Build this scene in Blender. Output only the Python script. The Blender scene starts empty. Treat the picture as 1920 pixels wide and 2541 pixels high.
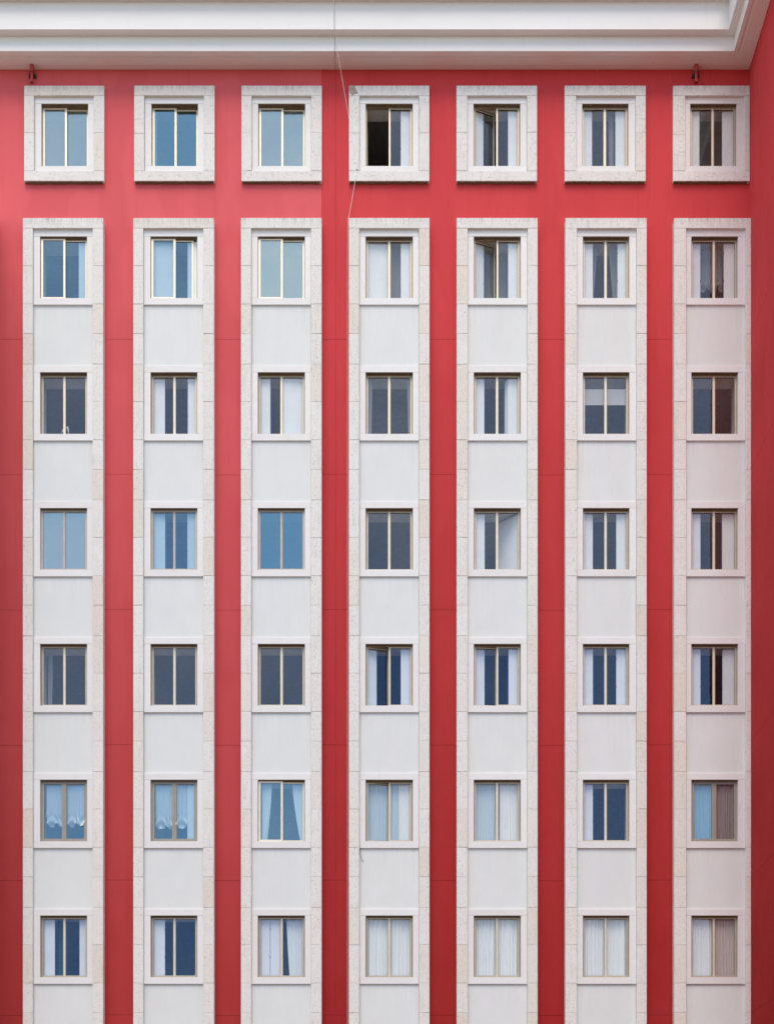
import bpy, math, random
from mathutils import Vector, Matrix
random.seed(7)
scene = bpy.context.scene
COL = scene.collection

# ------------------------------------------------------------------ camera
D = 31.0            # camera to wall plane (wall plane is y = 0, the viewer is at -y)
PPM = 105.0         # photograph pixels per metre on the wall plane
VX, VY = 950.0, 3150.0
EYE = 1.6
cam = bpy.data.cameras.new('camera'); camo = bpy.data.objects.new('camera', cam); COL.objects.link(camo)
camo.location = (0, -D, EYE); camo.rotation_euler = (math.radians(90), 0, 0)
cam.sensor_fit = 'HORIZONTAL'; cam.sensor_width = 36.0
cam.lens = D * PPM / 1920.0 * 36.0
cam.shift_x = (960.0 - VX) / 1920.0
cam.shift_y = (VY - 1270.5) / 1920.0
cam.clip_start = 0.1; cam.clip_end = 2000
scene.camera = camo

# ------------------------------------------------------------------ sky, sun, exposure
SUN_EL, SUN_AZ = math.radians(63), math.radians(188)      # azimuth clockwise from +y: behind the viewer
world = bpy.data.worlds.new('World'); scene.world = world; world.use_nodes = True
wn, wl = world.node_tree.nodes, world.node_tree.links
wn.clear()
wout = wn.new('ShaderNodeOutputWorld'); wbg = wn.new('ShaderNodeBackground'); sky = wn.new('ShaderNodeTexSky')
sky.sky_type = 'NISHITA'; sky.sun_disc = False
sky.sun_elevation = SUN_EL; sky.sun_rotation = SUN_AZ
sky.air_density = 1.0; sky.dust_density = 0.4; sky.ozone_density = 1.0
wtc = wn.new('ShaderNodeTexCoord'); wno = wn.new('ShaderNodeTexNoise'); wmp = wn.new('ShaderNodeMapping')
wmp.inputs['Scale'].default_value = (1.6, 1.6, 3.6)
wno.inputs['Scale'].default_value = 1.5; wno.inputs['Detail'].default_value = 6; wno.inputs['Roughness'].default_value = 0.55
wrp = wn.new('ShaderNodeValToRGB'); wrp.color_ramp.elements[0].position = 0.46; wrp.color_ramp.elements[1].position = 0.74
wmix = wn.new('ShaderNodeMix'); wmix.data_type = 'RGBA'
wl.new(wtc.outputs['Generated'], wmp.inputs['Vector']); wl.new(wmp.outputs['Vector'], wno.inputs['Vector'])
wl.new(wno.outputs['Fac'], wrp.inputs['Fac'])
wmul = wn.new('ShaderNodeMath'); wmul.operation = 'MULTIPLY'; wmul.inputs[1].default_value = 0.75
wl.new(wrp.outputs['Color'], wmul.inputs[0]); wl.new(wmul.outputs[0], wmix.inputs['Factor'])
wl.new(sky.outputs['Color'], wmix.inputs['A']); wmix.inputs['B'].default_value = (8.2, 8.3, 8.6, 1)
wl.new(wmix.outputs['Result'], wbg.inputs['Color']); wbg.inputs['Strength'].default_value = 0.105
wl.new(wbg.outputs['Background'], wout.inputs['Surface'])
sun = bpy.data.lights.new('sun', 'SUN'); suno = bpy.data.objects.new('sun', sun); COL.objects.link(suno)
sun.energy = 1.5; sun.angle = math.radians(34); sun.color = (1.0, 0.88, 0.74)
sdir = Vector((math.sin(SUN_AZ) * math.cos(SUN_EL), math.cos(SUN_AZ) * math.cos(SUN_EL), math.sin(SUN_EL)))
suno.rotation_euler = sdir.to_track_quat('Z', 'Y').to_euler(); suno.location = (10, -30, 45)
vs = scene.view_settings
vs.view_transform = 'Standard'; vs.look = 'None'; vs.gamma = 1.0; vs.use_curve_mapping = False
vs.exposure = 1.02

# ------------------------------------------------------------------ helpers
def X(px, d=0.0): return (px - VX) / PPM * (1 - d / D)
def Z(py, d=0.0): return EYE + (VY - py) / PPM * (1 - d / D)

def mesh_obj(name, verts, faces, mat, parent=None, smooth=False):
    me = bpy.data.meshes.new(name); me.from_pydata(verts, [], faces); me.update()
    if mat: me.materials.append(mat)
    if smooth: me.polygons.foreach_set('use_smooth', [True] * len(me.polygons))
    o = bpy.data.objects.new(name, me); COL.objects.link(o)
    if parent: o.parent = parent
    return o
def empty(name, loc=(0, 0, 0), parent=None):
    o = bpy.data.objects.new(name, None); COL.objects.link(o); o.location = loc
    if parent: o.parent = parent
    return o
def tag(o, label, cat, group=None):
    o['label'] = label; o['category'] = cat
    if group: o['group'] = group
    return o

class MB:
    """collects boxes, sheets and tubes for ONE mesh"""
    def __init__(s): s.v = []; s.f = []
    def box(s, x0, x1, y0, y1, z0, z1):
        n = len(s.v)
        s.v += [(x, y, z) for z in (z0, z1) for y in (y0, y1) for x in (x0, x1)]
        s.f += [tuple(n + i for i in q) for q in ((0, 2, 3, 1), (4, 5, 7, 6), (0, 1, 5, 4), (2, 6, 7, 3), (0, 4, 6, 2), (1, 3, 7, 5))]
        return s
    def cbox(s, x0, x1, y0, y1, z0, z1, c=0.006, jit=0.0):
        """box whose front (min y) edges are chamfered and whose front face is a little uneven"""
        n = len(s.v)
        j = lambda: random.uniform(-jit, jit)
        s.v += [(x0, y1, z0), (x1, y1, z0), (x1, y1, z1), (x0, y1, z1)]
        s.v += [(x0, y0 + c, z0), (x1, y0 + c, z0), (x1, y0 + c, z1), (x0, y0 + c, z1)]
        s.v += [(x0 + c + abs(j()), y0 + j(), z0 + c + abs(j())), (x1 - c - abs(j()), y0 + j(), z0 + c + abs(j())),
                (x1 - c - abs(j()), y0 + j(), z1 - c - abs(j())), (x0 + c + abs(j()), y0 + j(), z1 - c - abs(j()))]
        q = [(0, 3, 2, 1)]
        for a in range(4):
            b = (a + 1) % 4
            q += [(a, b, 4 + b, 4 + a), (4 + a, 4 + b, 8 + b, 8 + a)]
        q += [(8, 9, 10), (8, 10, 11)]
        s.f += [tuple(n + i for i in k) for k in q]
        return s
    def frame(s, x0, x1, y0, y1, z0, z1, w, wb=None, wt=None):
        wb = w if wb is None else wb; wt = w if wt is None else wt
        s.box(x0, x0 + w, y0, y1, z0, z1); s.box(x1 - w, x1, y0, y1, z0, z1)
        s.box(x0 + w, x1 - w, y0 + .0015, y1, z0, z0 + wb); s.box(x0 + w, x1 - w, y0 + .0015, y1, z1 - wt, z1)
        return s
    def tube(s, pts, r, n=8, cap=True):
        base = len(s.v); pts = [Vector(p) for p in pts]
        rr = r if isinstance(r, (list, tuple)) else [r] * len(pts)
        for i, p in enumerate(pts):
            t = (pts[min(i + 1, len(pts) - 1)] - pts[max(i - 1, 0)]).normalized()
            a = t.orthogonal().normalized() if i == 0 else (pa - t * pa.dot(t)).normalized()
            pa = a; b = t.cross(a)
            for k in range(n):
                an = 2 * math.pi * k / n
                s.v.append(tuple(p + (a * math.cos(an) + b * math.sin(an)) * rr[i]))
        for i in range(len(pts) - 1):
            for k in range(n):
                k2 = (k + 1) % n
                s.f.append((base + i * n + k, base + i * n + k2, base + (i + 1) * n + k2, base + (i + 1) * n + k))
        if cap:
            s.f.append(tuple(base + k for k in reversed(range(n)))); s.f.append(tuple(base + (len(pts) - 1) * n + k for k in range(n)))
        return s
    def build(s, name, mat, parent=None, smooth=False): return mesh_obj(name, s.v, s.f, mat, parent, smooth)

def plate(name, x0, x1, z0, z1, holes, yf, yb, mat, parent):
    """flat plate in the wall plane with rectangular holes, front yf, back yb"""
    xs = sorted({x0, x1, *[v for h in holes for v in h[:2] if x0 < v < x1]})
    zs = sorted({z0, z1, *[v for h in holes for v in h[2:] if z0 < v < z1]})
    solid = lambda i, k: 0 <= i < len(xs) - 1 and 0 <= k < len(zs) - 1 and not any(
        h[0] < (xs[i] + xs[i + 1]) / 2 < h[1] and h[2] < (zs[k] + zs[k + 1]) / 2 < h[3] for h in holes)
    nx = len(xs); v = [(x, yf, z) for z in zs for x in xs] + [(x, yb, z) for z in zs for x in xs]; N = nx * len(zs); f = []
    for k in range(len(zs) - 1):
        for i in range(nx - 1):
            if not solid(i, k): continue
            a, b, c, d = k * nx + i, k * nx + i + 1, (k + 1) * nx + i + 1, (k + 1) * nx + i
            f += [(a, b, c, d), (N + d, N + c, N + b, N + a)]
            for (di, dk, p, q) in ((0, -1, b, a), (0, 1, d, c), (-1, 0, a, d), (1, 0, c, b)):
                if not solid(i + di, k + dk): f.append((p, q, N + q, N + p))
    return mesh_obj(name, v, f, mat, parent)

# ------------------------------------------------------------------ materials
def mat(name, base, rough=0.85, metal=0.0, spec=0.3):
    m = bpy.data.materials.new(name); m.use_nodes = True
    b = m.node_tree.nodes['Principled BSDF']
    b.inputs['Base Color'].default_value = (*base, 1); b.inputs['Roughness'].default_value = rough
    b.inputs['Metallic'].default_value = metal; b.inputs['Specular IOR Level'].default_value = spec
    return m, m.node_tree.nodes, m.node_tree.links, b
def noise(n, l, vec, scale, detail=4, rough=0.55):
    t = n.new('ShaderNodeTexNoise'); t.inputs['Scale'].default_value = scale
    t.inputs['Detail'].default_value = detail; t.inputs['Roughness'].default_value = rough
    if vec: l.new(vec, t.inputs['Vector'])
    return t.outputs['Fac']
def ramp(n, l, fac, p0, p1, c0=(0, 0, 0, 1), c1=(1, 1, 1, 1)):
    r = n.new('ShaderNodeValToRGB'); r.color_ramp.elements[0].position = p0; r.color_ramp.elements[1].position = p1
    r.color_ramp.elements[0].color = c0; r.color_ramp.elements[1].color = c1
    l.new(fac, r.inputs['Fac']); return r.outputs['Color']
def mixc(n, l, fac, a, b, mode='MIX'):
    m = n.new('ShaderNodeMix'); m.data_type = 'RGBA'; m.blend_type = mode
    for sock, val in (('Factor', fac), ('A', a), ('B', b)):
        if isinstance(val, (int, float)): m.inputs[sock].default_value = val
        elif isinstance(val, tuple): m.inputs[sock].default_value = val if len(val) == 4 else (*val, 1)
        else: l.new(val, m.inputs[sock])
    return m.outputs['Result']
def mathn(n, l, op, a, b):
    m = n.new('ShaderNodeMath'); m.operation = op
    for i, val in enumerate((a, b)):
        if isinstance(val, (int, float)): m.inputs[i].default_value = val
        else: l.new(val, m.inputs[i])
    return m.outputs[0]
def bump(n, l, b, h, strength, dist):
    bp = n.new('ShaderNodeBump'); bp.inputs['Strength'].default_value = strength; bp.inputs['Distance'].default_value = dist
    l.new(h, bp.inputs['Height']); l.new(bp.outputs['Normal'], b.inputs['Normal'])
def pos(n): return n.new('ShaderNodeNewGeometry').outputs['Position']
def stretched(n, l, vec, sx, sy, sz):
    m = n.new('ShaderNodeMapping'); m.inputs['Scale'].default_value = (sx, sy, sz); l.new(vec, m.inputs['Vector']); return m.outputs['Vector']

def red_material():
    m, n, l, b = mat('red_render', (.55, .055, .068), .95, 0, .05)
    p = pos(n); sep = n.new('ShaderNodeSeparateXYZ'); l.new(p, sep.inputs[0])
    # the older paint west of the repair edge has faded; the newer coat is deeper
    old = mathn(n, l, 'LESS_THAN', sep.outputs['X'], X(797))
    # the red runs from deep on the lower storeys to paler higher up
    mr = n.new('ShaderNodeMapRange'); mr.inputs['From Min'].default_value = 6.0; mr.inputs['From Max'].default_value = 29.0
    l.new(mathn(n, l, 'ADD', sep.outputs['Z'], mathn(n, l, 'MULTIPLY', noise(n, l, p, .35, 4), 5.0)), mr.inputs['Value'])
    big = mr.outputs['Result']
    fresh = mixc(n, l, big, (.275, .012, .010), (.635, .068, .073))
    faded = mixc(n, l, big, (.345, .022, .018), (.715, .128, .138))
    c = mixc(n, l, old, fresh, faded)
    mott = ramp(n, l, noise(n, l, stretched(n, l, p, 1, 1, .5), 2.2, 6, .65), .3, .8)
    c = mixc(n, l, mathn(n, l, 'MULTIPLY', mott, .09), c, (.70, .13, .14))
    patch = ramp(n, l, noise(n, l, stretched(n, l, p, .9, .9, .35), 1.3, 2, .4), .48, .54)
    c = mixc(n, l, mathn(n, l, 'MULTIPLY', patch, .10), c, (.40, .03, .035))
    strk = ramp(n, l, noise(n, l, stretched(n, l, p, 5, 5, .22), 1.6, 5, .6), .56, .82)
    c = mixc(n, l, mathn(n, l, 'MULTIPLY', strk, .26), c, (.32, .03, .035))
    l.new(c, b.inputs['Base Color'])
    h = mixc(n, l, .5, noise(n, l, p, 130, 3), noise(n, l, p, 24, 3))
    bump(n, l, b, h, .35, .006)
    return m
def stone_material():
    m, n, l, b = mat('limestone', (.6, .57, .52), .9, 0, .2)
    p = pos(n); oi = n.new('ShaderNodeObjectInfo')
    rnd = oi.outputs['Random']
    c = ramp(n, l, rnd, .0, 1.0, (.83, .80, .75, 1), (.80, .72, .63, 1))
    e = c.node.color_ramp.elements.new(.55); e.color = (.85, .825, .785, 1)
    e = c.node.color_ramp.elements.new(.88); e.color = (.82, .76, .68, 1)
    big = ramp(n, l, noise(n, l, p, 2.4, 5, .6), .35, .75)
    c = mixc(n, l, mathn(n, l, 'MULTIPLY', big, .35), c, (.70, .65, .59))
    spk = ramp(n, l, noise(n, l, p, 70, 4, .7), .36, .5)
    c = mixc(n, l, mathn(n, l, 'MULTIPLY', mathn(n, l, 'SUBTRACT', 1.0, spk), .45), c, (.40, .37, .33))
    pit = ramp(n, l, noise(n, l, p, 20, 5, .75), .34, .43)
    c = mixc(n, l, mathn(n, l, 'MULTIPLY', mathn(n, l, 'SUBTRACT', 1.0, pit), .36), c, (.36, .32, .28))
    drip = ramp(n, l, noise(n, l, stretched(n, l, p, 9, 9, .8), 1.8, 5, .65), .56, .74)
    c = mixc(n, l, mathn(n, l, 'MULTIPLY', drip, .28), c, (.36, .33, .30))
    l.new(c, b.inputs['Base Color'])
    h = mixc(n, l, .5, noise(n, l, p, 45, 6, .75), pit)
    bump(n, l, b, h, .7, .012)
    return m
def stained_stone():
    m = M_STONE.copy(); m.name = 'stained_limestone'; n, l = m.node_tree.nodes, m.node_tree.links
    b = n['Principled BSDF']; src = b.inputs['Base Color'].links[0].from_socket
    tc = n.new('ShaderNodeTexCoord'); sp = n.new('ShaderNodeSeparateXYZ'); l.new(tc.outputs['Generated'], sp.inputs[0])
    st = ramp(n, l, noise(n, l, stretched(n, l, pos(n), 14, 14, 1.2), 1.6, 6, .7), .46, .66)
    up = ramp(n, l, sp.outputs['Z'], .15, .95)
    l.new(mixc(n, l, mathn(n, l, 'MULTIPLY', mathn(n, l, 'MULTIPLY', st, up), .62), src, (.36, .32, .30)), b.inputs['Base Color'])
    return m
def marble_material():
    m, n, l, b = mat('pale_marble', (.76, .72, .70), .55, 0, .3)
    p = pos(n); oi = n.new('ShaderNodeObjectInfo')
    c = mixc(n, l, oi.outputs['Random'], (.80, .79, .77), (.775, .75, .725))
    v = ramp(n, l, noise(n, l, stretched(n, l, p, 2, 2, 5), 2.2, 7, .7), .45, .7)
    c = mixc(n, l, mathn(n, l, 'MULTIPLY', v, .30), c, (.68, .64, .60))
    d = ramp(n, l, noise(n, l, stretched(n, l, p, 8, 8, .8), 2.0, 5, .65), .6, .8)
    c = mixc(n, l, mathn(n, l, 'MULTIPLY', d, .22), c, (.48, .44, .40))
    l.new(c, b.inputs['Base Color'])
    bump(n, l, b, noise(n, l, p, 60, 4), .15, .003)
    return m
def panel_material():
    m, n, l, b = mat('white_render', (.76, .77, .77), .88, 0, .2)
    p = pos(n)
    v = ramp(n, l, noise(n, l, stretched(n, l, p, 1.6, 1.6, 1), 1.5, 6, .65), .3, .8)
    c = mixc(n, l, v, (.715, .73, .712), (.765, .775, .752))
    tc = n.new('ShaderNodeTexCoord'); sg = n.new('ShaderNodeSeparateXYZ'); l.new(tc.outputs['Generated'], sg.inputs[0])
    runs = mathn(n, l, 'MULTIPLY', ramp(n, l, noise(n, l, stretched(n, l, p, 9, 9, .5), 1.7, 5, .65), .45, .7), ramp(n, l, sg.outputs['Z'], .35, 1.0))
    side = ramp(n, l, mathn(n, l, 'ABSOLUTE', mathn(n, l, 'SUBTRACT', sg.outputs['X'], .5), 0), .30, .5)
    c = mixc(n, l, mathn(n, l, 'MULTIPLY', mathn(n, l, 'MULTIPLY', runs, mathn(n, l, 'ADD', mathn(n, l, 'MULTIPLY', side, .7), .3)), .38), c, (.50, .47, .43))
    d = ramp(n, l, noise(n, l, stretched(n, l, p, 7, 7, .5), 1.4, 5, .6), .58, .8)
    c = mixc(n, l, mathn(n, l, 'MULTIPLY', d, .14), c, (.55, .54, .52))
    l.new(c, b.inputs['Base Color'])
    bump(n, l, b, noise(n, l, p, 90, 4), .25, .004)
    return m
def cornice_material():
    m, n, l, b = mat('cornice_paint', (.78, .78, .79), .85, 0, .2)
    p = pos(n)
    v = ramp(n, l, noise(n, l, stretched(n, l, p, .5, .5, 2), 1.4, 6, .65), .3, .8)
    c = mixc(n, l, v, (.83, .815, .785), (.885, .87, .84))
    d = ramp(n, l, noise(n, l, stretched(n, l, p, 6, 6, .9), 1.1, 6, .65), .6, .85)
    c = mixc(n, l, mathn(n, l, 'MULTIPLY', d, .22), c, (.50, .48, .45))
    l.new(c, b.inputs['Base Color'])
    bump(n, l, b, noise(n, l, p, 60, 4), .2, .004)
    return m
def plain(name, base, rough=.6, metal=0.0, spec=.4, var=.12, sc=8, bmp=.1):
    m, n, l, b = mat(name, base, rough, metal, spec)
    p = pos(n); f = ramp(n, l, noise(n, l, p, sc, 4), .3, .75)
    l.new(mixc(n, l, f, tuple(v * (1 - var) for v in base), tuple(min(1, v * (1 + var)) for v in base)), b.inputs['Base Color'])
    if bmp: bump(n, l, b, noise(n, l, p, sc * 6, 3), bmp, .002)
    return m
def glass_material(name, refl, tint, trans, dirt=.03, rough=.0):
    """sheet glass: a clear pane plus the mirror-like share of its coating"""
    m = bpy.data.materials.new(name); m.use_nodes = True; n, l = m.node_tree.nodes, m.node_tree.links
    n.clear(); out = n.new('ShaderNodeOutputMaterial')
    tr = n.new('ShaderNodeBsdfTransparent'); tr.inputs['Color'].default_value = (*trans, 1)
    gl = n.new('ShaderNodeBsdfGlossy'); gl.inputs['Roughness'].default_value = rough; gl.inputs['Color'].default_value = (*tint, 1)
    fr = n.new('ShaderNodeLayerWeight'); fr.inputs['Blend'].default_value = .5
    schlick = mathn(n, l, 'ADD', mathn(n, l, 'MULTIPLY', mathn(n, l, 'POWER', fr.outputs['Facing'], 5.0), .9), .045)
    p = pos(n)
    bp = n.new('ShaderNodeBump'); bp.inputs['Strength'].default_value = .06; bp.inputs['Distance'].default_value = .02
    l.new(noise(n, l, p, 1.6, 2), bp.inputs['Height']); l.new(bp.outputs['Normal'], gl.inputs['Normal'])
    fac = mathn(n, l, 'ADD', schlick, refl)
    mx = n.new('ShaderNodeMixShader'); l.new(fac, mx.inputs[0]); l.new(tr.outputs[0], mx.inputs[1]); l.new(gl.outputs[0], mx.inputs[2])
    df = n.new('ShaderNodeBsdfDiffuse'); df.inputs['Color'].default_value = (.6, .6, .6, 1)
    m2 = n.new('ShaderNodeMixShader'); m2.inputs[0].default_value = dirt
    l.new(mathn(n, l, 'MULTIPLY', ramp(n, l, noise(n, l, p, 1.1, 3, .5), .0, .9), dirt), m2.inputs[0])
    l.new(mx.outputs[0], m2.inputs[1]); l.new(df.outputs[0], m2.inputs[2]); l.new(m2.outputs[0], out.inputs['Surface'])
    return m
def cloth_material(name, base, trans=.45, alpha=.0):
    m = bpy.data.materials.new(name); m.use_nodes = True; n, l = m.node_tree.nodes, m.node_tree.links
    n.clear(); out = n.new('ShaderNodeOutputMaterial')
    a = n.new('ShaderNodeBsdfDiffuse'); t = n.new('ShaderNodeBsdfTranslucent')
    p = pos(n); f = ramp(n, l, noise(n, l, stretched(n, l, p, 9, 9, .7), 2, 3), .3, .8)
    c = mixc(n, l, f, tuple(v * .97 for v in base), base)
    l.new(c, a.inputs['Color']); l.new(c, t.inputs['Color'])
    mx = n.new('ShaderNodeMixShader'); mx.inputs[0].default_value = trans
    l.new(a.outputs[0], mx.inputs[1]); l.new(t.outputs[0], mx.inputs[2])
    if alpha:
        tp = n.new('ShaderNodeBsdfTransparent'); m3 = n.new('ShaderNodeMixShader'); m3.inputs[0].default_value = alpha
        l.new(mx.outputs[0], m3.inputs[1]); l.new(tp.outputs[0], m3.inputs[2]); l.new(m3.outputs[0], out.inputs['Surface'])
    else: l.new(mx.outputs[0], out.inputs['Surface'])
    return m

M_STONE = stone_material()
M = dict(
    red=red_material(), stone=M_STONE, stained=stained_stone(), marble=marble_material(), panel=panel_material(), cornice=cornice_material(),
    backing=plain('joint_mortar', (.34, .045, .045), .95), mortar=plain('stone_mortar', (.36, .33, .30), .95),
    reveal=plain('painted_reveal', (.72, .72, .70), .8), room=plain('room_plaster', (.36, .34, .32), .9),
    gold=plain('champagne_aluminium', (.62, .53, .40), .42, .35, .5, .06), cream=plain('pale_gold_aluminium', (.86, .77, .58), .38, .25, .5, .05),
    bronzegold=plain('bronze_gold_aluminium', (.40, .30, .19), .42, .35, .5, .06), mortar_shade=plain('mortar_and_shade_brown', (.20, .15, .10), .95, 0, .2, .3, 20, .4),  # the second brown serves both the mortar beds and the painted lintel shade
    bronze=plain('bronze_rail', (.30, .21, .13), .45, .35, .5, .1), taupe=plain('taupe_aluminium', (.50, .44, .38), .5, .2, .4, .06),
    brown=plain('grey_brown_aluminium', (.36, .32, .26), .5, .2, .4, .06),
    shutter=plain('white_shutter_paint', (.92, .92, .92), .5, 0, .4, .03, 3), gasket=plain('black_gasket', (.02, .02, .02), .7),
    clear=glass_material('clear_glass', .006, (.88, .95, 1.0), (.975, .985, .98), .045),
    navy=glass_material('weak_blue_reflection_glass', .0, (.42, .66, 1.0), (.95, .965, .97), .01),
    bluec=glass_material('light_blue_glass', .085, (.55, .88, 1.0), (.90, .95, .96), .03),
    blue=glass_material('blue_coated_glass', .19, (.62, .96, .97), (.70, .81, .84)),
    teal=glass_material('teal_coated_glass', .31, (.86, 1.0, .88), (.84, .92, .91), .22),
    cloth=cloth_material('white_voile', (.96, .96, .95), .05), net=cloth_material('festoon_net', (.95, .95, .96), .15, .10), sheer=cloth_material('sheer_net', (.80, .82, .84), .5, .35),
    bluecloth=cloth_material('pale_blue_voile', (.66, .80, .90), .15), skycloth=cloth_material('sky_blue_curtain', (.25, .58, .85), .15),
    mauve=cloth_material('mauve_grey_curtain', (.46, .38, .38), .3), tealcloth=cloth_material('dark_teal_curtain', (.03, .14, .17), .3),
    blush=cloth_material('reflection_tinted_voile', (.80, .72, .68), .15),  # reflected tone on the pane is put into this cloth's colour
    blind=cloth_material('white_blind_cloth', (.80, .79, .80), .3), steel=plain('dark_iron', (.06, .05, .05), .6),
    pipe=plain('red_painted_pipe', (.52, .07, .06), .55), cable=plain('white_cable_sheath', (.80, .76, .72), .6),
    chip=plain('broken_stone', (.42, .34, .28), .95, 0, .2, .3, 25, .6), ground=plain('courtyard_paving', (.24, .185, .14), .9, 0, .2, .2, 1.5, .2),
    oppwall=plain('pale_plaster', (.55, .47, .40), .9), opproof=plain('clay_tiles', (.36, .17, .11), .9),
    roof=plain('roof_felt', (.25, .24, .24), .95))

# ------------------------------------------------------------------ measurements
#        outer stone     inner band      opening      (photograph columns, long surrounds)
COLS = [(-214, -14, -187, -41, -171, -55),
        (56.3, 256, 83, 230.8, 99.3, 215.9), (330.3, 530.9, 356.8, 505, 373.4, 489.5), (597.5, 798, 623.9, 771.6, 639.4, 756.4),
        (865.2, 1065.7, 891.6, 1039.3, 907, 1024.3), (1132.9, 1334, 1159.9, 1308.2, 1175.4, 1292), (1402.4, 1604.6, 1430.5, 1578.2, 1446, 1561.4),
        (1672.4, 1863.3, 1701, 1848.4, 1715, 1831)]
DO, DI, DP = .195, .14, .11          # long surrounds: stone, inner band, panel stand proud of the wall
RO, RI = .085, .03                   # top windows: stone, inner band
XC = X(1858)                         # inner corner with the side wing
WING = 3.7
def cx(c):
    a = COLS[c]
    return (X(a[0], DO), min(X(a[1], DO), XC + .004), X(a[2], DI), X(a[3], DI), X(a[4], DI), X(a[5], DI))
ROWT = [256.0] + [585.8 + 337.4 * k for k in range(8)]     # opening tops; the last two are below the frame
NROW = 8                             # rows 7 lies under the picture
def rz(r):
    """opening top, opening bottom, lintel top, sill bottom of a row"""
    if r == 0: return Z(256, RI), Z(411, RI), Z(233, RI), Z(424.5, RI)
    t = ROWT[r]
    return Z(t, DI), Z(t + 153.2, DI), Z(t - 16.3 if r > 1 else t - 23, DI), Z(t + 170, DI)
XL = X(-330); ZG = 0.0
ZTOP = Z(171.5)

building = empty('apartment_building', (0, 0, 0))
tag(building, 'tall red rendered apartment building with white cornice and pale stone window surrounds', 'building')

# ------------------------------------------------------------------ ground
g = mesh_obj('ground', [(-400, -600, 0), (400, -600, 0), (400, 300, 0), (-400, 300, 0)], [(0, 1, 2, 3)], M['ground']); g['kind'] = 'structure'

# ------------------------------------------------------------------ walls
holes = []
for c in range(8):
    o = cx(c)
    for r in range(NROW if c else 1):
        t, b, lt, sb = rz(r)
        holes.append((o[2] + .03, o[3] - .03, b - .05, t + .05))
wall = plate('wall', XL, XC + .3, ZG, ZTOP + 1.5, holes, .012, .40, M['backing'], building)
JZ = [842, 1177, 1513, 1849, 2185, 2520, 2857]
JX = X(832.5); gp = .0035
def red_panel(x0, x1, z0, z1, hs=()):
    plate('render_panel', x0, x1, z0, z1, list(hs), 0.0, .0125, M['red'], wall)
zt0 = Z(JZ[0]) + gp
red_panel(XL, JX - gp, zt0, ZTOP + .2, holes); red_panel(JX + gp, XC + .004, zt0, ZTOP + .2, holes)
edges = [XL]
for c in range(8):
    o = cx(c); edges += [o[0] + .12, o[1] - .12]
edges = edges[:-1]
for i in range(0, len(edges), 2):
    a, b = edges[i], edges[i + 1]
    dz = random.uniform(-.015, .015)
    for k in range(len(JZ)):
        zt = Z(JZ[k]) - gp + (dz if k else 0); zb = (Z(JZ[k + 1]) + gp + dz) if k + 1 < len(JZ) else ZG
        if k == 0: zt = Z(JZ[0]) - gp
        if a < JX < b:
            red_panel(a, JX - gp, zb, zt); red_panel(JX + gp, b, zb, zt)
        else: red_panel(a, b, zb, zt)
# side wing: a red wall that comes forward from the corner
wing = MB().box(XC + .0125, XC + 7.0, -WING + .0125, .39, ZG, ZTOP + 1.28).build('wing_wall', M['backing'], building)
zz = [ZTOP + .2] + [Z(j) for j in JZ] + [ZG]
for k in range(len(zz) - 1):
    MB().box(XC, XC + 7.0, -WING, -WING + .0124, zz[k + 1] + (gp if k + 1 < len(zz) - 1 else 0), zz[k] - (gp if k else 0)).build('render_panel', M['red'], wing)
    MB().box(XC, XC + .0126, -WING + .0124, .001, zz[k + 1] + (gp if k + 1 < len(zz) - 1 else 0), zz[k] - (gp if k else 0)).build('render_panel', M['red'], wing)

# ------------------------------------------------------------------ cornice
def cornice(x0, with_wing, x1):
    z0 = ZTOP
    prof = [(-.05, z0), (.31, z0), (.31, z0 + .014), (.368, z0 + .014), (.368, z0 + .034), (.384, z0 + .034), (.384, z0 - .004), (.4766, z0 - .004),
            (.4766, z0 + .342), (.645, z0 + .342), (.645, z0 + .981), (.82, z0 + .981), (.82, z0 + 1.25), (-.05, z0 + 1.30)]
    path = (lambda d: [(x0, -d), (XC - d, -d), (XC - d, -WING - d), (XC + 7.0, -WING - d)]) if with_wing else (lambda d: [(x0, -d), (x1, -d)])
    v = []; m = 4 if with_wing else 2
    for d, z in prof: v += [(x, y, z) for x, y in path(d)]
    f = []; P = len(prof)
    for i in range(P):
        j = (i + 1) % P
        for s in range(m - 1): f.append((i * m + s, i * m + s + 1, j * m + s + 1, j * m + s))
    f.append(tuple(i * m for i in range(P))); f.append(tuple(i * m + m - 1 for i in reversed(range(P))))
    return mesh_obj('cornice', v, f, M['cornice'], building)
cornice(XL, False, X(832.2) - .005)
cornice(X(832.2) + .005, True, None)
MB().box(XL, XC + .4, -.0, 9.0, ZTOP + 1.285, ZTOP + 1.42).build('roof', M['roof'], building)
MB().box(XC + .4, XC + 7.0, -WING, 9.0, ZTOP + 1.285, ZTOP + 1.42).build('roof', M['roof'], building)

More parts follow.
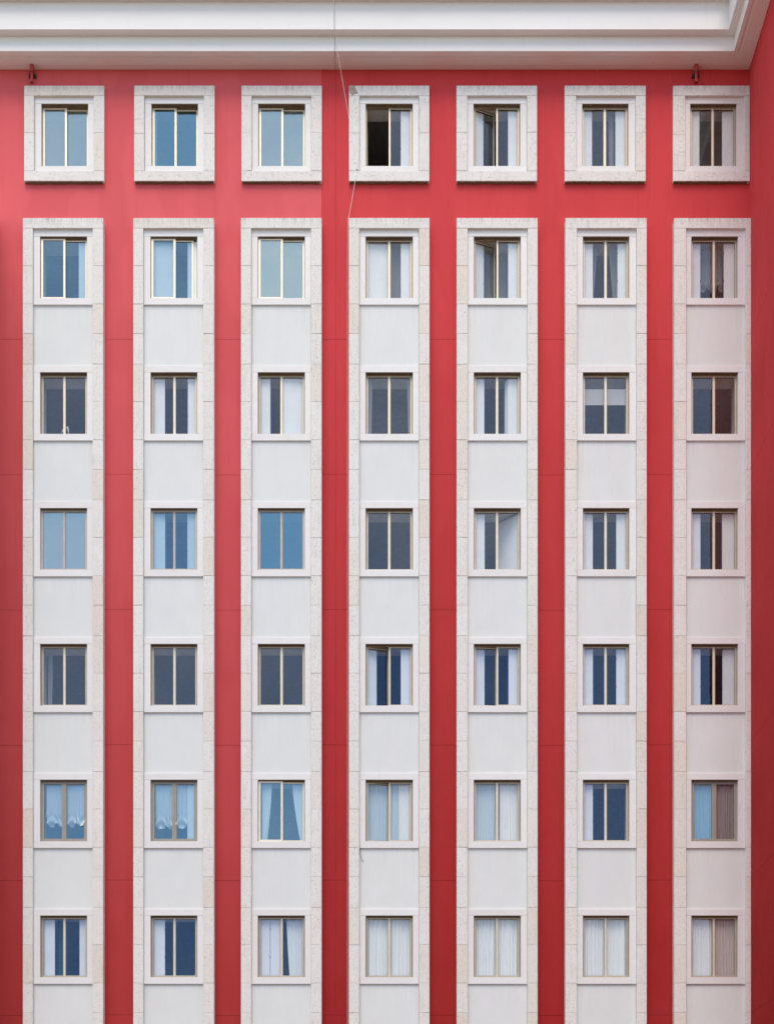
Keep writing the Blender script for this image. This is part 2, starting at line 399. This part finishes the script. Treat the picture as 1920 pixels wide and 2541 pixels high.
# ------------------------------------------------------------------ stone surrounds
def block(x0, x1, z0, z1, d, name, parent, g=.0022, back=0.0):
    MB().cbox(x0 + g, x1 - g, -d + random.uniform(-.002, .002), -back, z0 + g, z1 - g, .005, .0022).build(name, M['stained' if name == 'lintel_stone' else 'stone'], parent)
ZEND = Z(ROWT[7] + 241, DO)
for c in range(8):
    o = cx(c)
    # top window surround
    zt, zl, zj, zs, zb = Z(210.8, RO), Z(236, RO), Z(330 + random.uniform(-3, 3), RO), Z(423, RO), Z(448.4, RO)
    core = MB().box(o[0] + .01, o[2] - .004, -RO + .008, .002, zb + .01, zt - .01).box(o[3] + .004, o[1] - .01, -RO + .008, .002, zb + .01, zt - .01) \
        .build('stone_surround', M['mortar'], building)
    block(o[0], o[1], zl, zt, RO, 'lintel_stone', core); block(o[0], o[1], zb, zs, RO, 'sill_stone', core)
    for (a, b) in ((o[0], o[2]), (o[3], o[1])):
        block(a, b, zj, zl, RO, 'jamb_stone', core); block(a, b, zs, zj, RO, 'jamb_stone', core)
    jag = MB(); xx = o[0] + .02
    while xx < o[1] - .08:
        x2 = min(xx + random.uniform(.05, .16), o[1] - .02)
        jag.box(xx, x2 + .004, -RO + random.uniform(.004, .02), -.001, zb - random.uniform(.002, .014), zb + .004); xx = x2
    jag.build('mortar_bed', M['mortar_shade'], core)
    if c == 0: continue
    # long surround
    zt, zl = Z(539.7, DO), Z(565.5, DO)
    core = MB().box(o[0] + .01, o[2] - .004, -DO + .008, .002, ZG, zt - .012).box(o[3] + .004, o[1] - .01, -DO + .008, .002, ZG, zt - .012) \
        .build('stone_surround', M['mortar'], building)
    block(o[0], o[1], zl, zt, DO, 'lintel_stone', core)
    js = [565.5]
    for r in range(1, 8):
        for off in ((73, 168, 241.5, 317.4) if r < 7 else (73, 168, 241.5)): js.append(ROWT[r] + off)
    for (a, b) in ((o[0], o[2]), (o[3], o[1])):
        for k in range(len(js) - 1):
            if js[k] > 2541: break
            block(a, b, Z(js[k + 1], DO), Z(js[k], DO), DO, 'stone_block', core)
        low = Z(js[k] if js[k] > 2541 else js[-1], DO)
        MB().cbox(a + .002, b - .002, -DO, 0, ZG, low - .002).build('stone_pier', M['stone'], core)
    for r in range(1, 8):
        t, b, lt, sb = rz(r)
        below = rz(r + 1)[2] if r < 7 else ZG
        MB().box(o[2] + .001, o[3] - .001, -DP, .01, below, sb).build('spandrel_panel', M['panel'], building)

MB().cbox(X(-230), X(-4), -1.4, .002, ZG, Z(548), .01).build('added_shading_pier', M['stone'], building)  # unseen pier added to darken the wall strip beside it

# ------------------------------------------------------------------ windows
# S sliding pale gold, C casement champagne, T taupe, B grey brown with heavy sashes; shutter spans in pixels from the opening's west edge
W = {}
def win(r, c, kind='C', glass='clear', sh=(), ajar=0, slide=0): W[(r, c)] = dict(kind=kind, glass=glass, sh=sh, ajar=ajar, slide=slide)
for c in (1, 2, 3):
    win(0, c, 'S', 'teal' if c != 2 else 'blue', [(6, 11)] if c == 2 else [])
win(0, 4, sh=[(87, 112)], ajar=88); win(0, 5, sh=[(5, 28), (87, 112)], ajar=21); win(0, 6, sh=[(5, 27), (85, 112)]); win(0, 7, sh=[(5, 26), (83, 112)])
win(1, 1, 'S', 'bluec', [(93, 113)]); win(1, 2, 'S', 'bluec', [(6, 57), (90, 117)], slide=9); win(1, 3, 'S', 'teal')
win(1, 4, sh=[(5, 56), (87, 112)]); win(1, 5, sh=[(5, 28), (86, 112)], ajar=20); win(1, 6, sh=[(5, 27), (88, 112)]); win(1, 7, sh=[(5, 26), (84, 112)])
win(2, 1); win(2, 2, sh=[(5, 33), (90, 112)]); win(2, 3, sh=[(5, 30), (61, 112)]); win(2, 4); win(2, 5, sh=[(5, 27), (78, 86, 50), (87, 112)]); win(2, 6); win(2, 7)
win(3, 1, 'T', 'teal'); win(3, 2, 'T', 'bluec', [(6, 34), (89, 112)]); win(3, 3, 'T', 'blue'); win(3, 4); win(3, 5, sh=[(5, 28), (62, 112, 42)])
win(3, 6, sh=[(5, 27), (85, 112)]); win(3, 7, sh=[(5, 26), (80, 112)])
win(4, 1); win(4, 2); win(4, 3); win(4, 4, sh=[(5, 28), (87, 112)], ajar=14); win(4, 5, sh=[(5, 28), (87, 112)], ajar=6)
win(4, 6, sh=[(5, 27), (85, 112)]); win(4, 7, sh=[(5, 26), (81, 112)])
win(5, 1, 'B', 'bluec'); win(5, 2, 'B', 'bluec', [(89, 108)]); win(5, 3, 'S', 'bluec'); win(5, 4, ajar=9); win(5, 5); win(5, 6, sh=[(5, 27)]); win(5, 7, 'B', 'clear')
win(6, 1, sh=[(5, 33), (94, 113)]); win(6, 2, sh=[(5, 33)]); win(6, 3, sh=[(5, 29), (30, 55)]); win(6, 4); win(6, 5); win(6, 6); win(6, 7)
for k in ((4, 4), (4, 5), (4, 6), (4, 7), (5, 6), (6, 1), (6, 2), (6, 3)): W[k]['glass'] = 'navy'  # weaker, bluer reflection set in the glass of these panes
for c in range(8):
    if c: win(7, c, sh=[(5, 28), (87, 112)])
win(0, 0)

def hinged(o, x, y, z, ang):
    o.location = (x, y, z); o.rotation_euler = (0, 0, ang); return o
FD = {}                                # front plane (y) of each window frame, for what hangs behind it
for (r, c), s in W.items():
    o = cx(c); x0, x1 = o[4], o[5]; t, b, lt, sb = rz(r)
    di = RI if r == 0 else DI
    y0 = -di + (.085 if s['kind'] == 'C' else .065 if s['kind'] in 'TB' else (.10 if r == 0 else .05)); FD[(r, c)] = y0
    w, h = x1 - x0, t - b
    # stone band round the opening
    sur = empty('window_surround', (0, 0, 0), building)
    yb = y0 + .01
    e = .0015
    MB().cbox(o[2] + e, o[3] - e, -di, yb, t, lt - e, .003, .001).build('lintel', M['marble'], sur)
    MB().cbox(o[2] + e, x0, -di + .001, yb, b + e, t - e, .003, .001).build('jamb', M['marble'], sur)
    MB().cbox(x1, o[3] - e, -di + .001, yb, b + e, t - e, .003, .001).build('jamb', M['marble'], sur)
    MB().cbox(o[2] + e, o[3] - e, -di - .004, yb, sb, b - e, .004, .001).build('sill', M['marble'], sur)
    MB().box(x0 + .002, x1 - .002, -di + .012, y0 - .001, t - .012, t - .0005).build('head_shade_strip', M['mortar_shade'], sur)  # dark strip standing in for the shade under the lintel
    # painted reveal on the room side
    rv = MB(); ya, yr = y0 + .055, .46
    rv.box(x0 - .05, x0 - .002, ya, yr, b - .05, t + .05); rv.box(x1 + .002, x1 + .05, ya, yr, b - .05, t + .05)
    rv.box(x0 - .002, x1 + .002, ya, yr, t + .002, t + .05); rv.box(x0 - .002, x1 + .002, ya, yr, b - .05, b - .002)
    rv.build('interior_reveal', M['reveal'], building)
    # frame, sashes, panes
    k = s['kind']; gm = M[s['glass']]
    fm = {'C': M['bronzegold'], 'S': M['bronze'], 'T': M['taupe'], 'B': M['brown']}[k]
    fw = {'C': .030, 'S': .016, 'T': .034, 'B': .030}[k]
    win_o = MB().frame(x0 + .001, x1 - .001, y0, y0 + .06, b + .001, t - .001, fw).build('window', fm, building)
    if k == 'S':
        sm = M['cream']
        sl = s['slide'] / PPM
        parts = [(x0 + .014, x0 + w / 2 + .034, y0 - .004, .050), (x0 + w / 2 - .022 - 0 * sl, x1 - .014 - sl, y0 + .034, .044)]
        for (a, e2, yy, bw) in parts:
            MB().frame(a, e2, yy, yy + .028, b + .012, t - .020 - (.012 if yy > y0 else 0), bw, bw * .9, bw * .75).build('sash', sm, win_o)
            MB().frame(a + bw - .004, e2 - bw + .004, yy + .006, yy + .02, b + .012 + bw * .9 - .004, t - .020 - (.012 if yy > y0 else 0) - bw * .75 + .004, .006).build('gasket', M['gasket'], win_o)
            MB().box(a + bw * .6, e2 - bw * .6, yy + .012, yy + .017, b + .03, t - .04).build('pane', gm, win_o)
        MB().box(x0 + .016, x1 - .016, y0 + .002, y0 + .032, t - .034, t - .017).build('track', M['bronze'], win_o) if False else None
    else:
        sm = {'C': M['gold'], 'T': M['taupe'], 'B': M['brown']}[k]
        bw = {'C': .027, 'T': .024, 'B': .052}[k]; gap = {'C': .004, 'T': .003, 'B': .003}[k]
        xm = (x0 + x1) / 2; ys = y0 + .008
        for side in (0, 1):
            L = xm - gap - (x0 + fw + .002)
            ang = math.radians(s['ajar']) if side == 0 else 0.0
            sgn = 1 if side == 0 else -1
            hx = x0 + fw + .002 if side == 0 else x1 - fw - .002
            xa, xb = (0, L) if side == 0 else (-L, 0)
            zb, zt = fw + .003, h - fw - .003
            hinged(MB().frame(xa, xb, 0, .042, zb, zt, bw).build('sash', sm, win_o), hx, ys, b, ang)
            hinged(MB().frame(xa + bw - .003, xb - bw + .003, .008, .030, zb + bw - .003, zt - bw + .003, .006).build('gasket', M['gasket'], win_o), hx, ys, b, ang)
            pane = MB().box(xa + bw * .5, xb - bw * .5, .016, .021, zb + bw * .5, zt - bw * .5).build('pane', gm, win_o)
            hinged(pane, hx, ys, b, ang + math.radians(random.uniform(-.35, .35)) * (1 if not s['ajar'] else 0))
        # cover strip over the meeting stiles
        if not s['ajar']:
            MB().box(xm - .011, xm + .011, y0 - .001, y0 + .012, b + fw + .004, t - fw - .004).build('cover_strip', M['cream'] if k == 'C' else sm, win_o)
        else:
            MB().box(xm - .008, xm + .016, y0 - .001, y0 + .010, b + fw + .004, t - fw - .004).build('cover_strip', M['cream'], win_o)
    # inside shutters
    for q in s['sh']:
        a, e2 = x0 + q[0] / PPM, x0 + q[1] / PPM
        ang = q[2] if len(q) > 2 else random.uniform(-3, 3)
        wd = e2 - a
        left = (q[0] + q[1]) / 2 < 58
        if left and 0 < s['ajar'] < 45: ang = s['ajar']      # folded against the ajar sash
        left = (q[0] + q[1]) / 2 < 58
        ysh = y0 + .060 if not s['ajar'] or not left else y0 + .066
        if s['ajar'] == 88 and left: ysh = y0 + .3
        if len(q) > 2: wd = wd / max(.3, math.cos(math.radians(ang)))
        mb = MB()
        xa, xb = (0, wd) if left else (-wd, 0)
        mb.cbox(xa, xb, 0, .022, .012, h - .045, .003)
        so = hinged(mb.build('shutter', M['shutter'], win_o), a if left else e2, ysh, b, math.radians(ang if left else -ang))
        if len(q) == 2 and wd > .2 and random.random() < .4:
            for zf in (.35, .80):
                ex = wd if left else -wd
                hinged(MB().box(min(ex, ex * 1.0) - .004, ex + .010 if ex > 0 else ex + .004, -.004, .012, h * zf - .025, h * zf + .025)
                       .build('hinge', M['steel'], win_o), a if left else e2, ysh, b, math.radians(ang if left else -ang))

# rooms behind the windows
for c in range(8):
    o = cx(c); xm0, xm1 = o[0] - .25, o[1] + .25
    if c == 7: xm1 = XC + .25
    for r in range(NROW if c else 1):
        t, b, lt, sb = rz(r)
        z0, z1 = b - .85, t + .45
        v = [(x, y, z) for z in (z0, z1) for y in (.455, 4.2) for x in (xm0, xm1)]
        mesh_obj('room', v, [(0, 1, 3, 2), (4, 6, 7, 5), (2, 3, 7, 6), (0, 2, 6, 4), (1, 5, 7, 3)], M['room'], building)

# ------------------------------------------------------------------ curtains
def cur_sheet(r, c, a, e, top, bot, name, m, folds=9, amp=.022, y=.115, pinch=None, scallop=0, drape=0.0, sway=0.0):
    """gathered cloth from pixel a to pixel e of the opening; top and bot as shares of its height measured downwards"""
    o = cx(c); x0 = o[4]; t, b, lt, sb = rz(r); h = t - b
    xa, xe = x0 + a / PPM, x0 + e / PPM
    nx, nz = max(24, int(folds * 8)), 26
    ph = [random.uniform(0, 6.28) for _ in range(4)]
    v = []
    for iz in range(nz + 1):
        f = iz / nz
        for ix in range(nx + 1):
            u = ix / nx
            wdt = 1.0
            xx = u
            if pinch: # share of the width kept at each height, gathered to one side
                side, lo = pinch
                wdt = 1 - (1 - lo) * (f ** 1.3)
                xx = u * wdt if side < 0 else 1 - (1 - u) * wdt
            zf = top + (bot - top) * f
            if scallop:
                k = abs(math.sin(math.pi * scallop * u))
                zf = top + (bot - top - drape * (1 - k)) * f
            uu = u + .035 * math.sin(7 * u + ph[1]) + .02 * math.sin(15 * u + ph[2] + .6 * f)
            crease = abs(math.sin(math.pi * folds * .75 * uu + ph[0] + .35 * math.sin(2.2 * f + ph[3])))
            fold = 1.1 - 2.2 * crease ** .55 * (.6 + .4 * math.sin(5 * uu + ph[3])) + .25 * math.sin(2 * math.pi * folds * 1.7 * uu + ph[2] + 1.5 * f)
            am = amp * .85 * (.5 + .55 * f)
            if scallop and f > .62:
                g2 = (f - .62) / .38
                fold += 1.5 * g2 * math.sin(26 * f + 5 * math.sin(math.pi * scallop * u) + ph[3]); am *= 1 + .7 * g2
            x = xa + (xe - xa) * xx + sway * f + amp * .35 * math.sin(2 * math.pi * folds * u + 1.3 + ph[0]) * f
            v.append((x, FD[(r, c)] + y + am * fold, t - zf * h))
    fcs = [(i * (nx + 1) + j, i * (nx + 1) + j + 1, (i + 1) * (nx + 1) + j + 1, (i + 1) * (nx + 1) + j) for i in range(nz) for j in range(nx)]
    return mesh_obj(name, v, fcs, m, None, True)
NTH = ['', 'first', 'second', 'third', 'fourth', 'fifth', 'sixth', 'seventh']
def where(r, c): return f'{NTH[r + 1]} row below cornice, {NTH[8 - c]} column from side wing'
def curtain(r, c, a, e, text, top=.03, bot=.985, m='cloth', name='curtain', group=None, **kw):
    ob = cur_sheet(r, c, a, e, top, bot, name, M[m], **kw)
    return tag(ob, f'{text}, {where(r, c)}', 'curtain', group)
# row by row, counted from the cornice
curtain(0, 6, 70, 84, 'narrow sheer net drape', m='sheer', folds=3, pinch=(1, .75), y=.2)
curtain(1, 4, 60, 90, 'grey sheer net curtain', m='sheer', folds=5, y=.22)
curtain(1, 5, 26, 88, 'sheer curtain with ruffled hem', m='sheer', folds=9, scallop=3, bot=.97, drape=.05, y=.42)
curtain(1, 6, 24, 40, 'sheer sliver beside far shutter', m='sheer', folds=3, pinch=(-1, .35), y=.22)
curtain(1, 6, 70, 90, 'sheer drape beside wing-side shutter', m='sheer', folds=3, pinch=(1, .5), y=.22)
curtain(1, 7, 24, 86, 'sheer festoon with ruffled hem', m='sheer', folds=9, scallop=2.5, bot=.74, drape=.10, y=.25)
curtain(2, 4, 5, 16, 'slim white drape away from wing', m='sheer', folds=3, pinch=(-1, .8), y=0.087)
curtain(2, 4, 103, 113, 'slim white drape towards wing', m='sheer', folds=3, pinch=(1, .8), y=0.087)
curtain(4, 1, 9, 22, 'thin net drape', m='sheer', folds=3, pinch=(-1, .7), y=.3)
curtain(5, 1, 13, 113, 'white festoon with scalloped hem', m='net', folds=13, scallop=4, bot=.735, drape=.06, y=0.062)
curtain(5, 2, 10, 88, 'white festoon beside a shutter', m='net', folds=10, scallop=3, bot=.77, drape=.06, y=0.074)
curtain(5, 3, 9, 34, 'wider swept white drape', m='cloth', folds=4, pinch=(-1, .5), y=0.093)
curtain(5, 3, 84, 112, 'tapering swept white drape', m='cloth', folds=4, pinch=(1, .25), y=0.093)
curtain(5, 4, 4, 57, 'pale blue curtain behind ajar sash', m='bluecloth', folds=8, y=0.118)
curtain(5, 4, 60, 84, 'narrow blue folded drape', m='bluecloth', folds=4, y=0.099)
curtain(5, 4, 82, 113, 'white drape beside blue one', m='cloth', folds=6, y=0.081)
curtain(5, 5, 4, 58, 'blue white curtain', m='bluecloth', folds=8, pinch=(-1, .93), y=0.087)
curtain(5, 5, 65, 113, 'whiter parted curtain', m='cloth', folds=7, y=0.087)
curtain(5, 7, 4, 58, 'bright sky blue curtain', m='skycloth', folds=7, y=0.074)
curtain(5, 7, 60, 113, 'mauve brown curtain', m='mauve', folds=8, y=0.074)
curtain(6, 1, 34, 60, 'dark teal drape', m='tealcloth', folds=5, y=.25)
curtain(6, 3, 70, 113, 'white drape swept sideways', m='cloth', folds=7, pinch=(1, .85), y=0.087)
for c in (4, 5, 6):
    curtain(6, c, 4, 58, 'white gathered curtain away from wing', m='cloth', folds=6, amp=.036, y=.080, group='drawn white curtains of the lowest row')
    curtain(6, c, 59, 113, 'white gathered curtain towards wing', m='cloth', folds=6, amp=.036, y=.080, group='drawn white curtains of the lowest row')
curtain(6, 7, 4, 58, 'white gathered curtain', m='cloth', folds=6, y=0.081)
curtain(6, 7, 59, 113, 'gathered curtain with blush reflection painted in', m='blush', folds=9, y=0.081)
# roman blind half lowered
ob = cur_sheet(2, 6, 5, 112, .20, .46, 'roman_blind', M['blind'], folds=1, amp=.004, y=0.081)
tag(ob, f'white blind lowered halfway, {where(2, 6)}', 'blind')
# white ribbon hanging on the latch
o = cx(1); t, b, lt, sb = rz(2)
xk, zk, yk = o[4] + 63 / PPM, b + .27, FD[(2, 1)] + .09
rb = MB().tube([(xk - .13, yk, zk - .13), (xk - .09, yk, zk - .06), (xk - .02, yk, zk - .02), (xk, yk, zk), (xk + .035, yk, zk - .16)], [.014, .02, .010, .022, .012], 6)
tag(rb.build('ribbon', M['cloth'], None, True), f'white knotted ribbon, {where(2, 1)}', 'ribbon')

# ------------------------------------------------------------------ the houses across the square (behind the viewer, mirrored in the lowest panes)
opp = empty('terraced_house', (0, -64, 0)); tag(opp, 'long pale plastered house across the square with a tiled roof', 'house')
MB().box(-70, 70, -12, 0, 0, 19.5).build('wall', M['oppwall'], opp)
mesh_obj('roof', [(-70.5, .6, 19.5), (70.5, .6, 19.5), (70.5, -12.6, 19.5), (-70.5, -12.6, 19.5), (-70.5, -6, 22.6), (70.5, -6, 22.6)],
         [(0, 1, 5, 4), (2, 3, 4, 5), (1, 2, 5), (3, 0, 4), (3, 2, 1, 0)], M['opproof'], opp)
ow = MB().box(-.55, .55, -.01, .03, 0, 1.7).build('window', M['gasket'], opp); ow.location = (-66, 0, 1.2)
for i in range(34):
    for k in range(6):
        if i or k:
            q = ow.copy(); COL.objects.link(q); q.location = (-66 + 4 * i, 0, 1.2 + 3.2 * k)

# ------------------------------------------------------------------ small things on the wall
def drain_pipe(px, label):
    x = X(px, .1); root = empty('drain_pipe', (x, -.1, Z(204, .1)))
    tag(root, label, 'pipe', 'red drain pipes under the cornice')
    H = ZTOP - Z(204, .1) + .01
    MB().tube([(0, 0, 0), (0, 0, H - .10)], .033, 16, False).tube([(0, 0, 0), (0, 0, H - .10)], .026, 16, False).build('pipe', M['pipe'], root, True)
    MB().tube([(0, 0, H - .14), (0, 0, H - .13), (0, 0, H)], [.044, .052, .052], 16).build('socket', M['pipe'], root, True)
    ring = [(.062 * math.cos(a * .3927), .062 * math.sin(a * .3927), H - .20) for a in range(17)]
    MB().tube(ring, .010, 6, False).box(-.09, .09, .045, .099, H - .225, H - .175).build('clamp', M['steel'], root)
drain_pipe(79, 'short red drain pipe above the window farthest from the side wing')
drain_pipe(1727, 'short red drain pipe in the corner beside the side wing')

pts = [(X(827, .84), -.84, ZTOP + 1.24), (X(829, .66), -.662, Z(71, .66) + .02), (X(836, .49), -.492, Z(120, .49)), (X(848, .3), -.30, Z(190, .3)), (X(865.6, .1), -.10, Z(292, .1)),
       (X(867, RO), -RO - .006, Z(300, RO)), (X(886, RO), -RO - .006, Z(421, RO)), (X(881, RO), -RO - .006, Z(449, RO)), (X(866, .1), -.1, Z(536, .1)),
       (X(864, DO), -DO - .004, Z(541, DO)), (X(862.5, .12), -.12, Z(570, .12)), (X(862, .03), -.03, Z(640, .03)), (X(862, .02), -.02, Z(1000, .02)), (X(862, .02), -.02, Z(2700, .02))]
cab = empty('cable', pts[0]); tag(cab, 'thin white cable hanging from the roof across the red wall', 'cable')
co = MB().tube([tuple(Vector(p) - Vector(pts[0])) for p in pts], .0048, 6).build('wire', M['cable'], cab)
p = Vector(pts[6]) - Vector(pts[0])
MB().tube([p + Vector((0, .008, 0)), p + Vector((0, -.012, 0))], .014, 8).build('clip', M['steel'], cab)
# loose wire end on a sill
p0 = (X(893, DP), -DP - .02, Z(2108, DI))
lw = MB().tube([(X(892, DI), -DI - .008, Z(2098, DI)), p0, (X(894, DP), -DP - .012, Z(2122, DP)), (X(897, DP), -DP - .012, Z(2134, DP)), (X(902, DP), -DP - .012, Z(2139, DP))], .004, 5).build('loose_wire', M['steel'])
tag(lw, f'short loose black wire hanging under a sill, {NTH[4]} column from the side wing', 'wire')
# broken corner on a lintel
o = cx(4); bx, bz = o[0], Z(210.8, RO)
out = [(0.01, -.012), (.05, -.004), (.13, -.006), (.15, -.05), (.165, -.10), (.20, -.15), (.215, -.19), (.19, -.205), (.15, -.19), (.12, -.215), (.085, -.255), (.07, -.21), (.03, -.195), (.012, -.12)]
v = [(bx + a, -RO - .004 + random.uniform(-.003, .002), bz + q) for a, q in out] + [(bx + .09, -RO - .009, bz - .10)] + [(bx + a, -RO + .01, bz + q) for a, q in out]
n = len(out)
f = [(i, (i + 1) % n, n) for i in range(n)] + [(i, n + 1 + i, n + 1 + (i + 1) % n, (i + 1) % n) for i in range(n)]
mesh_obj('broken_corner', v, f, M['chip'], building)['label'] = 'broken brown corner of a pale lintel stone'

scene.render.engine = 'CYCLES'
scene.cycles.max_bounces = 10; scene.cycles.transparent_max_bounces = 16; scene.cycles.diffuse_bounces = 5; scene.cycles.glossy_bounces = 4
scene.cycles.caustics_reflective = False; scene.cycles.caustics_refractive = False
